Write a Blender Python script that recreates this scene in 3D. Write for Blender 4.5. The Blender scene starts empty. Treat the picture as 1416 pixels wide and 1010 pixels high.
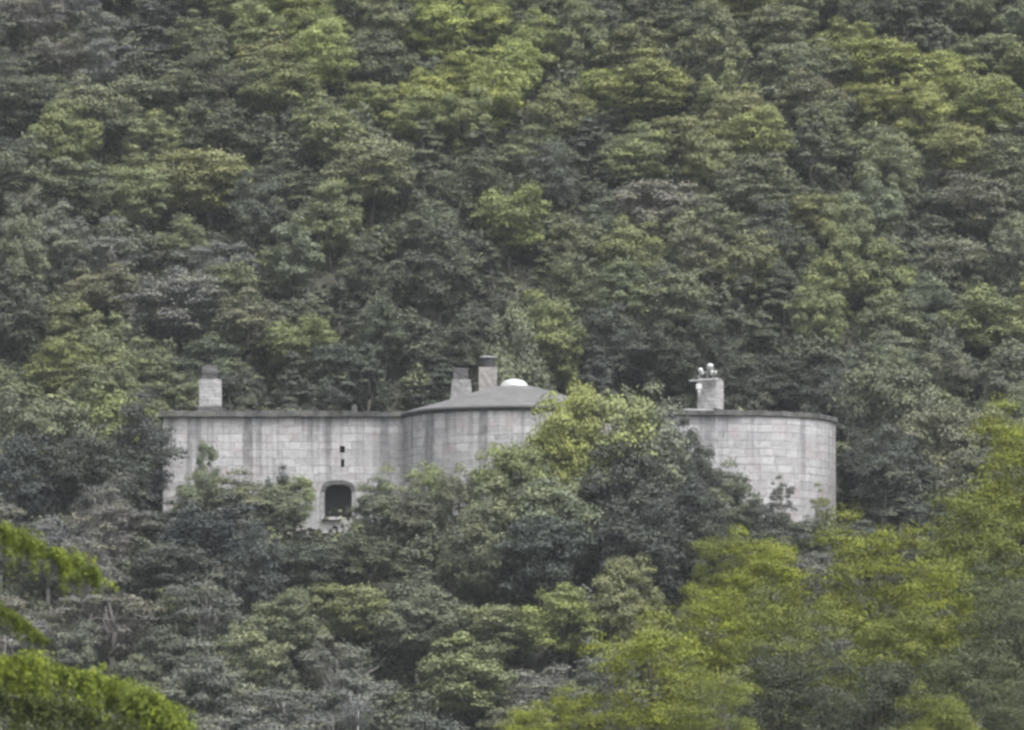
import bpy, bmesh, math, random
import numpy as np
from mathutils import Vector, Matrix

R = math.radians
rng = np.random.default_rng(11)
random.seed(11)
S = bpy.context.scene
COL = S.collection

# ------------------------------------------------------------------ camera, world, sun, exposure
F = 8600.0                       # focal length in pixels of the 1416 px wide photograph
PITCH = R(5.45)
cam_d = bpy.data.cameras.new('camera')
cam = bpy.data.objects.new('camera', cam_d); COL.objects.link(cam)
cam.location = (0, 0, 0); cam.rotation_euler = (R(90) + PITCH, 0, 0)
cam_d.sensor_width = 36; cam_d.lens = F / 1416 * 36
cam_d.clip_start = 1; cam_d.clip_end = 4000
cam_d.dof.use_dof = True; cam_d.dof.focus_distance = 402; cam_d.dof.aperture_fstop = 2.4
S.camera = cam

SUN = Vector((0.32, -0.42, 1.0)).normalized()
world = bpy.data.worlds.new('World'); S.world = world; world.use_nodes = True
wn = world.node_tree.nodes; wl = world.node_tree.links
bg = wn['Background']; bg.inputs['Strength'].default_value = 0.14
sky = wn.new('ShaderNodeTexSky'); sky.sky_type = 'NISHITA'; sky.sun_disc = False
sky.sun_elevation = math.asin(SUN.z); sky.sun_rotation = math.atan2(SUN.x, SUN.y)
sky.air_density = 1.0; sky.dust_density = 6.0; sky.ozone_density = 1.0
hs = wn.new('ShaderNodeHueSaturation'); hs.inputs['Saturation'].default_value = 0.12   # an overcast, grey sky
wl.new(sky.outputs[0], hs.inputs['Color']); wl.new(hs.outputs[0], bg.inputs['Color'])
sun_d = bpy.data.lights.new('sun', 'SUN'); sun_d.energy = 1.5; sun_d.angle = R(30); sun_d.color = (1.0, 0.97, 0.93)
sun = bpy.data.objects.new('sun', sun_d); COL.objects.link(sun)
sun.rotation_euler = (-SUN).to_track_quat('-Z', 'Y').to_euler()
sun.location = (40, 200, 200)
S.view_settings.view_transform = 'Standard'; S.view_settings.look = 'None'
S.view_settings.gamma = 1.0; S.view_settings.use_curve_mapping = False
S.view_settings.exposure = 1.5
S.cycles.filter_width = 2.8      # a soft long telephoto
S.cycles.use_denoising = True
S.cycles.max_bounces = 6; S.cycles.diffuse_bounces = 3; S.cycles.volume_bounces = 1
S.cycles.transparent_max_bounces = 8
HAZE = 0.00007

# ------------------------------------------------------------------ picture geometry helpers
CP, SP = math.cos(PITCH), math.sin(PITCH)
def P(px, py, Y):
    """point at depth Y seen at pixel (px, py) of the photograph"""
    u, v = (px - 708) / F, (505 - py) / F
    d = Vector((u, CP - v * SP, SP + v * CP))
    return d * (Y / d.y)
def proj(p):
    x, y, z = p
    dz = y * CP + z * SP
    return 708 + F * x / dz, 505 - F * (-y * SP + z * CP) / dz
def PX(px, Y): return P(px, 560, Y).x
def PZ(py, Y): return P(708, py, Y).z
TY = np.array([-400, 250, 300, 330, 352, 370, 386, 394, 400, 416, 470, 560, 700, 1000], float)
TZ = np.array([-2, -2, -1.5, -0.5, 2, 10.5, 22.5, 26.3, 27.4, 28.2, 67.5, 128, 205, 290], float)
def ground(x, y):
    x = np.asarray(x, float); y = np.asarray(y, float)
    z = (np.interp(y - 2.5, TY, TZ) + np.interp(y, TY, TZ) + np.interp(y + 2.5, TY, TZ)) / 3
    w = np.clip((y - 410) / 15, 0, 1) + np.clip((388 - y) / 15, 0, 1) * np.clip((y - 345) / 15, 0, 1)
    return z + w * (0.9 * np.sin(x * 0.21 + y * 0.05) + 0.6 * np.sin(x * 0.47 - y * 0.31 + 1.3) + 0.3 * np.sin(y * 0.6 + x * 0.1))

# ------------------------------------------------------------------ naming / linking helpers
def tag(o, label=None, cat=None, group=None, kind=None):
    if label: o['label'] = label
    if cat: o['category'] = cat
    if group: o['group'] = group
    if kind: o['kind'] = kind
    return o
def empty(name, loc=(0, 0, 0), rz=0):
    o = bpy.data.objects.new(name, None); COL.objects.link(o)
    o.location = loc; o.rotation_euler = (0, 0, rz); o.empty_display_size = 0.3
    return o
def link(name, me, parent=None, mat=None):
    o = bpy.data.objects.new(name, me); COL.objects.link(o)
    if mat and not me.materials: me.materials.append(mat)
    if parent: o.parent = parent
    return o
def link_at(name, me, parent, mat=None):
    """a mesh made in world coordinates under a moved parent"""
    o = link(name, me, parent, mat)
    o.matrix_parent_inverse = Matrix.Translation(parent.location).inverted() if parent else Matrix()
    return o
def bm_mesh(name, bm, smooth=False):
    me = bpy.data.meshes.new(name); bm.normal_update(); bm.to_mesh(me); bm.free()
    if smooth:
        me.polygons.foreach_set('use_smooth', [True] * len(me.polygons))
    return me

# ------------------------------------------------------------------ materials
def mat(name):
    m = bpy.data.materials.new(name); m.use_nodes = True
    nt = m.node_tree; b = nt.nodes['Principled BSDF']
    return m, nt, b
def N(nt, t, **kw):
    n = nt.nodes.new(t)
    for k, v in kw.items(): setattr(n, k, v)
    return n
def setin(n, **kw):
    for k, v in kw.items(): n.inputs[k.replace('_', ' ')].default_value = v
def mixc(nt, fac, a, b, blend='MIX'):
    n = N(nt, 'ShaderNodeMix', data_type='RGBA', blend_type=blend)
    for s, v in ((n.inputs[0], fac), (n.inputs[6], a), (n.inputs[7], b)):
        if hasattr(v, 'is_output') or isinstance(v, bpy.types.NodeSocket): nt.links.new(v, s)
        elif isinstance(v, (int, float)): s.default_value = v
        else: s.default_value = (*v, 1)
    return n.outputs[2]
def mathn(nt, op, a, b=None, c=None, clamp=False):
    n = N(nt, 'ShaderNodeMath', operation=op, use_clamp=clamp)
    for s, v in zip(n.inputs, (a, b, c)):
        if v is None: continue
        if isinstance(v, bpy.types.NodeSocket): nt.links.new(v, s)
        else: s.default_value = v
    return n.outputs[0]
def noise(nt, vec, scale, detail=3, rough=0.55):
    n = N(nt, 'ShaderNodeTexNoise'); setin(n, Scale=scale, Detail=detail, Roughness=rough)
    if vec is not None: nt.links.new(vec, n.inputs['Vector'])
    return n
def maprange(nt, v, a, b, c=0.0, d=1.0):
    n = N(nt, 'ShaderNodeMapRange'); nt.links.new(v, n.inputs[0])
    for i, x in enumerate((a, b, c, d)): n.inputs[i + 1].default_value = x
    return n.outputs[0]

def leaf_material(name, trans=0.14, young=(1.20, 1.13, 0.68)):
    """leaves: colour of the individual tree (object colour) varied leaf by leaf (face attribute)"""
    m, nt, b = mat(name)
    oi = N(nt, 'ShaderNodeObjectInfo')
    at = N(nt, 'ShaderNodeAttribute', attribute_name='tint')
    hue = mixc(nt, maprange(nt, at.outputs['Fac'], 0.5, 1.0), (1, 1, 1), young)
    c1 = mixc(nt, 1.0, oi.outputs['Color'], hue, 'MULTIPLY')
    val = maprange(nt, at.outputs['Fac'], 0.0, 1.0, 0.58, 1.32)
    vm = N(nt, 'ShaderNodeVectorMath', operation='SCALE')
    nt.links.new(c1, vm.inputs[0]); nt.links.new(val, vm.inputs['Scale'])
    nt.links.new(vm.outputs[0], b.inputs['Base Color'])
    setin(b, Roughness=0.6); b.inputs['Specular IOR Level'].default_value = 0.25
    tr = N(nt, 'ShaderNodeBsdfTranslucent'); nt.links.new(vm.outputs[0], tr.inputs['Color'])
    mx = N(nt, 'ShaderNodeMixShader'); mx.inputs[0].default_value = trans
    nt.links.new(b.outputs[0], mx.inputs[1]); nt.links.new(tr.outputs[0], mx.inputs[2])
    nt.links.new(mx.outputs[0], nt.nodes['Material Output'].inputs['Surface'])
    return m
M_LEAF = leaf_material('leaves')
M_NEEDLE = leaf_material('needles', 0.25, (1.5, 1.3, 0.6))

def simple(name, c1, c2, scale=3.0, rough=0.85, bump=0.3):
    m, nt, b = mat(name)
    tc = N(nt, 'ShaderNodeTexCoord')
    n = noise(nt, tc.outputs['Object'], scale, 5, 0.6)
    nt.links.new(mixc(nt, maprange(nt, n.outputs[0], 0.35, 0.65), c1, c2), b.inputs['Base Color'])
    setin(b, Roughness=rough)
    if bump:
        bp = N(nt, 'ShaderNodeBump'); setin(bp, Strength=bump, Distance=0.05)
        nt.links.new(n.outputs[0], bp.inputs['Height']); nt.links.new(bp.outputs[0], b.inputs['Normal'])
    return m
M_BARK = simple('bark', (0.025, 0.022, 0.019), (0.058, 0.052, 0.046), 4)
M_DEAD = simple('weathered_wood', (0.08, 0.077, 0.074), (0.15, 0.146, 0.142), 5)
M_TWIG = simple('grey_bark', (0.075, 0.07, 0.068), (0.13, 0.125, 0.12), 4)
M_SOIL = simple('forest_floor', (0.018, 0.019, 0.012), (0.036, 0.035, 0.024), 0.6)
M_DARK = simple('dark_interior', (0.012, 0.012, 0.012), (0.02, 0.02, 0.02), 2, 0.95, 0)  # near-black colour standing for unlit depth behind the openings
M_STEEL = simple('galvanised_steel', (0.138, 0.140, 0.146), (0.207, 0.210, 0.218), 6, 0.5, 0)
M_WHITE = simple('white_paint', (0.348, 0.354, 0.354), (0.442, 0.449, 0.451), 3, 0.45, 0)
M_DOME = simple('weathered_white_dome', (0.249, 0.253, 0.255), (0.303, 0.308, 0.309), 1.5, 0.5, 0.05)
M_COWL = simple('sooty_metal', (0.012, 0.012, 0.013), (0.025, 0.025, 0.025), 4, 0.7, 0.1)
M_COWLTOP = simple('weathered_cowl_top', (0.130, 0.132, 0.135), (0.189, 0.192, 0.196), 4, 0.6, 0.1)

def stone_material(name, light=(0.396, 0.396, 0.400), dark=(0.268, 0.268, 0.272), joint=(0.105, 0.098, 0.10),
                   bw=1.15, rh=0.52, mortar=0.020, stain=1.0, red=1.0, top=35.0):
    """coursed limestone: UV in metres (u along the wall, v height)"""
    m, nt, b = mat(name)
    uv = N(nt, 'ShaderNodeUVMap')
    # irregular joints
    nz = noise(nt, uv.outputs[0], 0.9, 3)
    off = N(nt, 'ShaderNodeVectorMath', operation='MULTIPLY_ADD')
    off.inputs[1].default_value = (0.45, 0.22, 0); nt.links.new(nz.outputs['Color'], off.inputs[0])
    # every course has its own block length
    sx = N(nt, 'ShaderNodeSeparateXYZ'); nt.links.new(uv.outputs[0], sx.inputs[0])
    row = mathn(nt, 'FLOOR', mathn(nt, 'DIVIDE', sx.outputs[1], rh))
    wnz = N(nt, 'ShaderNodeTexWhiteNoise', noise_dimensions='1D'); nt.links.new(row, wnz.inputs['W'])
    uu = mathn(nt, 'ADD', mathn(nt, 'MULTIPLY', sx.outputs[0], mathn(nt, 'MULTIPLY_ADD', wnz.outputs['Value'], 0.55, 0.70)), mathn(nt, 'MULTIPLY', wnz.outputs['Value'], 9.0))
    cx_ = N(nt, 'ShaderNodeCombineXYZ'); nt.links.new(uu, cx_.inputs[0]); nt.links.new(sx.outputs[1], cx_.inputs[1])
    nt.links.new(cx_.outputs[0], off.inputs[2])
    br = N(nt, 'ShaderNodeTexBrick'); br.offset = 0.43; br.squash = 0.72; br.squash_frequency = 3
    nt.links.new(off.outputs[0], br.inputs['Vector'])
    setin(br, Scale=1.0, Mortar_Size=mortar, Mortar_Smooth=0.45, Bias=0.15, Brick_Width=bw, Row_Height=rh)
    br.inputs['Color1'].default_value = (*light, 1); br.inputs['Color2'].default_value = (*dark, 1)
    br.inputs['Mortar'].default_value = (*joint, 1)
    # joints filled and worn away in places
    jw = mathn(nt, 'MULTIPLY', br.outputs['Fac'], maprange(nt, noise(nt, uv.outputs[0], 0.8, 3).outputs[0], 0.40, 0.62, 0.0, 0.85))
    base_c = mixc(nt, jw, br.outputs['Color'], tuple(0.5 * (p + q) for p, q in zip(light, dark)))
    # reddish marble blocks and joints
    rn = noise(nt, uv.outputs[0], 0.75, 2)
    rf = mathn(nt, 'MULTIPLY', maprange(nt, rn.outputs[0], 0.54, 0.70), 0.55 * red)
    c = mixc(nt, rf, base_c, (0.284, 0.240, 0.238))
    jr = mathn(nt, 'MULTIPLY', br.outputs['Fac'], maprange(nt, noise(nt, uv.outputs[0], 1.1, 2).outputs[0], 0.48, 0.6))
    c = mixc(nt, mathn(nt, 'MULTIPLY', jr, 0.6 * red), c, (0.215, 0.125, 0.125))
    # mottling of the stone
    mo = noise(nt, uv.outputs[0], 2.6, 5, 0.7)
    c = mixc(nt, 0.75, c, mixc(nt, maprange(nt, mo.outputs[0], 0.3, 0.7), (0.62, 0.62, 0.63), (1.10, 1.10, 1.10)), 'MULTIPLY')
    # rain streaks running down from the cornice, each of its own length
    st = N(nt, 'ShaderNodeMapping'); st.inputs['Scale'].default_value = (1.25, 0.05, 1)
    nt.links.new(uv.outputs[0], st.inputs['Vector'])
    sn = noise(nt, st.outputs[0], 1.0, 4, 0.6)
    st2 = N(nt, 'ShaderNodeMapping'); st2.inputs['Scale'].default_value = (2.7, 0.10, 1)
    nt.links.new(uv.outputs[0], st2.inputs['Vector'])
    sn2 = noise(nt, st2.outputs[0], 1.0, 3, 0.6)
    s1 = maprange(nt, sn.outputs[0], 0.49, 0.62, 0, 0.85 * stain)
    s2 = maprange(nt, sn2.outputs[0], 0.56, 0.70, 0, 0.42 * stain)
    sep = N(nt, 'ShaderNodeSeparateXYZ'); nt.links.new(uv.outputs[0], sep.inputs[0])
    fade = maprange(nt, sep.outputs[1], top - 6.0, top - 1.5, 0.25, 1.0)
    s = mathn(nt, 'MULTIPLY', mathn(nt, 'MAXIMUM', s1, s2), mathn(nt, 'MULTIPLY', fade, maprange(nt, noise(nt, uv.outputs[0], 1.7, 3).outputs[0], 0.3, 0.6, 0.55, 1.0)))
    c = mixc(nt, s, c, (0.080, 0.081, 0.085))
    nt.links.new(c, b.inputs['Base Color']); setin(b, Roughness=0.9)
    b.inputs['Specular IOR Level'].default_value = 0.2
    bp = N(nt, 'ShaderNodeBump'); setin(bp, Strength=0.6, Distance=0.04)
    h = mathn(nt, 'SUBTRACT', mathn(nt, 'MULTIPLY', mo.outputs[0], 0.5), br.outputs['Fac'])
    nt.links.new(h, bp.inputs['Height']); nt.links.new(bp.outputs[0], b.inputs['Normal'])
    return m

# ------------------------------------------------------------------ ground
def make_ground():
    xs = np.unique(np.concatenate([np.linspace(-900, -60, 15), np.linspace(-60, 60, 81), np.linspace(60, 900, 15)]))
    ys = np.unique(np.concatenate([np.linspace(-300, 320, 12), np.linspace(320, 490, 100), np.linspace(490, 1000, 16)]))
    X, Y = np.meshgrid(xs, ys); Z = ground(X, Y)
    v = np.stack([X, Y, Z], -1).reshape(-1, 3)
    nx = len(xs); q = []
    for j in range(len(ys) - 1):
        for i in range(nx - 1):
            a = j * nx + i; q.append((a, a + 1, a + nx + 1, a + nx))
    me = bpy.data.meshes.new('ground'); me.from_pydata(v.tolist(), [], q); me.update()
    me.polygons.foreach_set('use_smooth', [True] * len(me.polygons))
    tag(link('ground', me, None, M_SOIL), 'steep hillside of dark forest floor under the trees', 'hillside', None, 'structure')
make_ground()

# ------------------------------------------------------------------ the fort
ZR = PZ(577, 400.0)              # underside of the cornice, top of the wing walls
ZB = 24.5                        # walls run into the ground
RC = 7.25; XC = PX(711, 401); YC = 401.2       # round tower
XL = PX(226, 400)                # far end of the left wing
YF = 400.0; YR = 398.6
RE = 6.7; XE = PX(1155, YR + RE) - RE           # rounded end of the right wing
M_WALL = stone_material('coursed_limestone', top=ZR)
M_WALL_R = stone_material('coursed_limestone_cleaner', light=(0.374, 0.374, 0.376), dark=(0.276, 0.276, 0.283), stain=0.75, top=ZR)
M_CHIM = stone_material('rough_chimney_stone', light=(0.359, 0.356, 0.356), dark=(0.244, 0.244, 0.245), bw=0.5, rh=0.22, mortar=0.016, stain=0.25, red=0.4, top=ZR + 3)
M_CHIMB = stone_material('chimney_brick', light=(0.319, 0.301, 0.285), dark=(0.206, 0.198, 0.193), bw=0.34, rh=0.14, mortar=0.016, stain=0.2, red=0.5, top=ZR + 3)
M_CHIMD = stone_material('weathered_chimney_head', light=(0.103, 0.103, 0.103), dark=(0.059, 0.059, 0.061), bw=0.5, rh=0.3, mortar=0.016, stain=0.2, red=0.0, top=ZR + 3)
M_CHIMA = stone_material('grey_chimney_stone', light=(0.215, 0.214, 0.214), dark=(0.146, 0.147, 0.147), bw=0.5, rh=0.3, mortar=0.016, stain=0.2, red=0.0, top=ZR + 3)
M_SURR = stone_material('arch_stone', light=(0.281, 0.282, 0.285), dark=(0.208, 0.208, 0.209), bw=0.5, rh=0.45, mortar=0.02, stain=0.2, red=0.2, top=ZR)
M_SILL = simple('pale_sill_stone', (0.25, 0.245, 0.24), (0.34, 0.335, 0.33), 4)
def slab_material():
    m, nt, b = mat('mossy_cornice')
    tc = N(nt, 'ShaderNodeTexCoord')
    n = noise(nt, tc.outputs['Object'], 1.6, 6, 0.7)
    n2 = noise(nt, tc.outputs['Object'], 0.5, 3, 0.6)
    c = mixc(nt, maprange(nt, n.outputs[0], 0.36, 0.66), (0.014, 0.014, 0.013), (0.100, 0.100, 0.100))
    c = mixc(nt, maprange(nt, n2.outputs[0], 0.52, 0.66, 0, 0.55), c, (0.07, 0.072, 0.05))
    nt.links.new(c, b.inputs['Base Color']); setin(b, Roughness=0.95)
    bp = N(nt, 'ShaderNodeBump'); setin(bp, Strength=0.5, Distance=0.06)
    nt.links.new(n.outputs[0], bp.inputs['Height']); nt.links.new(bp.outputs[0], b.inputs['Normal'])
    return m
M_SLAB = slab_material()
def cone_material():
    m, nt, b = mat('tower_roof_concrete')
    tc = N(nt, 'ShaderNodeTexCoord')
    n = noise(nt, tc.outputs['Object'], 0.9, 6, 0.65)
    n2 = noise(nt, tc.outputs['Object'], 7, 3, 0.6)
    c = mixc(nt, maprange(nt, n.outputs[0], 0.3, 0.7), (0.068, 0.068, 0.070), (0.110, 0.110, 0.112))
    c = mixc(nt, 0.6, c, mixc(nt, n2.outputs[0], (0.7, 0.7, 0.7), (1.3, 1.3, 1.3)), 'MULTIPLY')
    nt.links.new(c, b.inputs['Base Color']); setin(b, Roughness=0.95); b.inputs['Specular IOR Level'].default_value = 0.08
    bp = N(nt, 'ShaderNodeBump'); setin(bp, Strength=0.3, Distance=0.05)
    nt.links.new(n2.outputs[0], bp.inputs['Height']); nt.links.new(bp.outputs[0], b.inputs['Normal'])
    return m
M_CONE = cone_material()

fort = empty('stone_fort', (0, 400, ground(0, 400).item()))
tag(fort, 'pale grey stone fort with low round tower and rounded wing among the trees', 'fort')

def strip_mesh(name, pts, z0, z1, u0=0.0, dz=0.5):
    """vertical wall along a plan polyline, UV in metres"""
    bm = bmesh.new(); L = bm.loops.layers.uv.new('UVMap')
    us = [u0]
    for a, b in zip(pts, pts[1:]): us.append(us[-1] + math.dist(a, b))
    for i in range(len(pts) - 1):
        vs = [bm.verts.new((*pts[i], z0)), bm.verts.new((*pts[i + 1], z0)), bm.verts.new((*pts[i + 1], z1)), bm.verts.new((*pts[i], z1))]
        f = bm.faces.new(vs)
        for lp, (u, v) in zip(f.loops, ((us[i], z0), (us[i + 1], z0), (us[i + 1], z1), (us[i], z1))): lp[L].uv = (u, v)
    bmesh.ops.remove_doubles(bm, verts=bm.verts, dist=1e-4)
    return bm_mesh(name, bm, smooth=len(pts) > 10)
def arc(cx, cy, r, a0, a1, n):
    return [(cx + r * math.cos(a0 + (a1 - a0) * i / n), cy + r * math.sin(a0 + (a1 - a0) * i / n)) for i in range(n + 1)]

# left wing wall with its arched gun port and two loopholes cut through it
PXA, PXB = PX(449, YF), PX(487, YF); PZ0, PZS, PZT = PZ(716, YF), PZ(681, YF), PZ(670, YF)
def arch_z(x):
    t = (x - (PXA + PXB) / 2) / ((PXB - PXA) / 2)
    return PZS + (PZT - PZS) * math.sqrt(max(0.0, 1 - min(1, abs(t)) ** 3.0))
LOOPS = [(PX(470, YF), PX(477, YF), PZ(626, YF), PZ(617, YF)), (PX(471.5, YF), PX(476.5, YF), PZ(646, YF), PZ(635, YF))]
XJ = XC - math.sqrt(RC ** 2 - (YC - YF) ** 2)     # where the wing meets the tower
def left_wall():
    bm = bmesh.new(); L = bm.loops.layers.uv.new('UVMap')
    xs = set([XL, XJ, PXA, PXB]); [xs.update(l[:2]) for l in LOOPS]
    xs.update(np.linspace(PXA, PXB, 17).tolist()); xs.update(np.linspace(XL, XJ, 14).tolist()); xs = sorted(xs)
    def quad(c):
        vs = [bm.verts.new((x, YF, z)) for x, z in c]
        f = bm.faces.new(vs)
        for lp, (x, z) in zip(f.loops, c): lp[L].uv = (x, z)
    for a, b in zip(xs, xs[1:]):
        if b - a < 1e-5: continue
        m_ = (a + b) / 2; holes = []
        for l in LOOPS:
            if l[0] < m_ < l[1]: holes.append((l[2], l[2], l[3], l[3]))
        if PXA < m_ < PXB: holes.append((PZ0, PZ0, arch_z(a), arch_z(b)))
        holes.sort(); za = zb = ZB
        for h in holes:
            quad([(a, za), (b, zb), (b, h[1]), (a, h[0])]); za, zb = h[2], h[3]
        quad([(a, za), (b, zb), (b, ZR), (a, ZR)])
    # end wall, back wall
    for (p, q) in (((XL, YF + 11), (XL, YF)), ((XJ, YF + 11), (XL, YF + 11))):
        vs = [bm.verts.new((*p, ZB)), bm.verts.new((*q, ZB)), bm.verts.new((*q, ZR)), bm.verts.new((*p, ZR))]
        f = bm.faces.new(vs); d = math.dist(p, q)
        for lp, uvv in zip(f.loops, ((50, ZB), (50 + d, ZB), (50 + d, ZR), (50, ZR))): lp[L].uv = uvv
    bmesh.ops.remove_doubles(bm, verts=bm.verts, dist=1e-4)
    return bm_mesh('wing_wall', bm)
link_at('wing_wall', left_wall(), fort, M_WALL)
# gun port: deep reveal with a near-black sheet painting the unlit inside
def reveal(name, ring, depth, m, parent):
    bm = bmesh.new(); L = bm.loops.layers.uv.new('UVMap'); n = len(ring)
    fr = [bm.verts.new((x, YF, z)) for x, z in ring]; bk = [bm.verts.new((x, YF + depth, z)) for x, z in ring]
    for i in range(n):
        j = (i + 1) % n; f = bm.faces.new((fr[i], bk[i], bk[j], fr[j]))
        for lp in f.loops: lp[L].uv = (lp.vert.co.x + lp.vert.co.y, lp.vert.co.z)
    return link_at(name, bm_mesh(name, bm), parent, m)
ring = [(PXA, PZ0), (PXB, PZ0)] + [(x, arch_z(x)) for x in np.linspace(PXB, PXA, 17)]
port = reveal('gun_port', ring, 1.1, M_SURR, fort)
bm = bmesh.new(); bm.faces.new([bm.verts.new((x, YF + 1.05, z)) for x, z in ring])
link_at('dark_back', bm_mesh('dark_back', bm), port, M_DARK)
def surround(name, rng_):
    """raised stones round the arch, butted"""
    bm = bmesh.new(); L = bm.loops.layers.uv.new('UVMap')
    W = 0.27
    xm = (PXA + PXB) / 2; hw = (PXB - PXA) / 2
    out = [(PXA - W, PZ0), (PXA - W, PZS)] + [(xm + (x - xm) * (hw + W) / hw, arch_z(x) + W * (0.4 + 0.6 * math.sqrt(max(0, 1 - ((x - xm) / hw) ** 2)))) for x in np.linspace(PXA, PXB, 17)[1:-1]] + [(PXB + W, PZS), (PXB + W, PZ0)]
    inn = [(PXA, PZ0), (PXA, PZS)] + [(x, arch_z(x)) for x in np.linspace(PXA, PXB, 17)[1:-1]] + [(PXB, PZS), (PXB, PZ0)]
    yf, yb = YF - 0.07, YF - 0.004
    for i in rng_:
        i %= len(out) - 1
        a, b, c, d = out[i], out[i + 1], inn[i + 1], inn[i]
        for quad in ([(a, yf), (d, yf), (c, yf), (b, yf)], [(a, yf), (b, yf), (b, yb), (a, yb)], [(d, yb), (c, yb), (c, yf), (d, yf)]):
            f = bm.faces.new([bm.verts.new((p[0], y, p[1])) for p, y in quad])
            for lp in f.loops: lp[L].uv = (lp.vert.co.x + lp.vert.co.y, lp.vert.co.z)
    return bm_mesh(name, bm)
link_at('arch_hood', surround('arch_hood', range(1, 17)), port, M_CHIMD)
link_at('jamb', surround('jamb', range(0, 1)), port, M_SURR)
link_at('jamb', surround('jamb', range(-1, 0)), port, M_SURR)
def box_mesh(name, x0, x1, y0, y1, z0, z1, bev=0.02, taper=0.0):
    bm = bmesh.new(); bmesh.ops.create_cube(bm, size=1)
    for v in bm.verts:
        k = 1 - taper * (v.co.z + .5)
        v.co = ((x0 + x1) / 2 + v.co.x * (x1 - x0) * k, (y0 + y1) / 2 + v.co.y * (y1 - y0) * k, z0 + (v.co.z + .5) * (z1 - z0))
    if bev: bmesh.ops.bevel(bm, geom=list(bm.edges), offset=bev, segments=2, affect='EDGES', clamp_overlap=True)
    return uvbox(bm, name)
def uvbox(bm, name):
    bm.normal_update(); L = bm.loops.layers.uv.verify()
    for f in bm.faces:
        n = f.normal
        for lp in f.loops:
            c = lp.vert.co
            lp[L].uv = (c.y + 3.3 if abs(n.x) > abs(n.y) else c.x, c.z) if abs(n.z) < 0.8 else (c.x, c.y)
    return bm_mesh(name, bm)
link_at('sill', box_mesh('sill', PXA - 0.2, PXA + 1.15, YF - 0.22, YF + 0.5, PZ0 - 0.16, PZ0 + 0.03), port, M_SILL)
for l in LOOPS:
    o = reveal('loophole', [(l[0], l[2]), (l[1], l[2]), (l[1], l[3]), (l[0], l[3])], 0.6, M_SURR, fort)
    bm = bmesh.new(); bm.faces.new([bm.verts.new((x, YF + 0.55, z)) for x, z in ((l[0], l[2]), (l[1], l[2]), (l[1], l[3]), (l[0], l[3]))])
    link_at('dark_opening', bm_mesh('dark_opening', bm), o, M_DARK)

# round tower
link_at('tower_wall', strip_mesh('tower_wall', arc(XC, YC, RC, R(188), R(352), 64), ZB, ZR + 0.02, 20.0), fort, M_WALL)
def lathe(name, prof, cx, cy, n=64, smooth=True, wob=0.0):
    bm = bmesh.new(); rings = []
    for k, (r, z) in enumerate(prof):
        if r < 1e-4: rings.append([bm.verts.new((cx, cy, z))]); continue
        rings.append([bm.verts.new((cx + r * math.cos(2 * math.pi * i / n), cy + r * math.sin(2 * math.pi * i / n),
                                    z + (wob * (math.sin(i * 1.7 + k) + math.sin(i * 0.61)) if wob else 0))) for i in range(n)])
    for a, b in zip(rings, rings[1:]):
        for i in range(n):
            j = (i + 1) % n
            if len(a) == 1: bm.faces.new((a[0], b[i], b[j]))
            elif len(b) == 1: bm.faces.new((a[i], a[j], b[0]))
            else: bm.faces.new((a[i], a[j], b[j], b[i]))
    return bm_mesh(name, bm, smooth)
ZE = ZR + 0.02
roof = link_at('conical_roof', lathe('conical_roof', [(RC - .3, ZE + .004), (RC + .20, ZE + .01), (RC + .22, ZE + .20), (RC + .12, ZE + .24), (5.0, ZE + .93), (3.0, ZE + 1.55), (1.6, ZE + 1.96), (0.95, ZE + 2.06), (0, ZE + 2.1)], XC, YC, 72, True, 0.008), fort, M_CONE)
link_at('skylight_dome', lathe('skylight_dome', [(0.98, ZE + 2.02), (0.98, ZE + 2.07), (0.92, ZE + 2.09)] + [(0.90 * math.cos(a), ZE + 2.09 + 0.47 * math.sin(a)) for a in np.linspace(0.05, math.pi / 2 - .01, 10)] + [(0, ZE + 2.56)], XC, YC, 40), roof, M_DOME)
# tower cornice: a thin dark drip course under the roof
link_at('drip_course', strip_mesh('drip_course', arc(XC, YC, RC + 0.05, R(192), R(348), 64), ZE - 0.13, ZE - 0.005), fort, M_SLAB)

# right wing with rounded end
xr0 = XC + math.sqrt(RC ** 2 - (YC - YR) ** 2)
pts = [(xr0, YR), (XE - 4, YR), (XE, YR)] + arc(XE, YR + RE, RE, R(270), R(360), 28)[1:] + [(XE + RE, YR + 13), (xr0, YR + 13)]
link_at('rounded_wing_wall', strip_mesh('rounded_wing_wall', pts, ZB, ZR - 0.02, 60.0), fort, M_WALL_R)

# roof slabs (mossy cornices), slightly ragged
def slab(name, outline, z0, z1):
    bm = bmesh.new(); dense = []
    n = len(outline)
    for i in range(n):
        a, b = outline[i], outline[(i + 1) % n]; k = max(1, int(math.dist(a, b) / 0.45))
        for t in range(k): dense.append((a[0] + (b[0] - a[0]) * t / k, a[1] + (b[1] - a[1]) * t / k))
    rr = random.Random(5)
    lo = [bm.verts.new((x, y, z0 + rr.uniform(0, .03))) for x, y in dense]
    hi = [bm.verts.new((x + rr.uniform(-.03, .03), y + rr.uniform(-.03, .03), z1 + rr.uniform(-.06, .05))) for x, y in dense]
    for i in range(len(dense)):
        j = (i + 1) % len(dense); bm.faces.new((lo[i], lo[j], hi[j], hi[i]))
    bm.faces.new(hi); bm.faces.new(lo[::-1])
    return bm_mesh(name, bm)
link_at('roof_slab', slab('roof_slab', [(XL - .3, YF - .28), (XJ + 0.12, YF - .28), (XJ + .12, YF + 11.3), (XL - .3, YF + 11.3)], ZR + .003, ZR + .37), fort, M_SLAB)
outl = [(xr0 - .1, YR - .25), (XE, YR - .25)] + arc(XE, YR + RE, RE + .14, R(270), R(360), 24)[1:] + [(XE + RE + .14, YR + 13.2), (xr0 - .1, YR + 13.2)]
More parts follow.
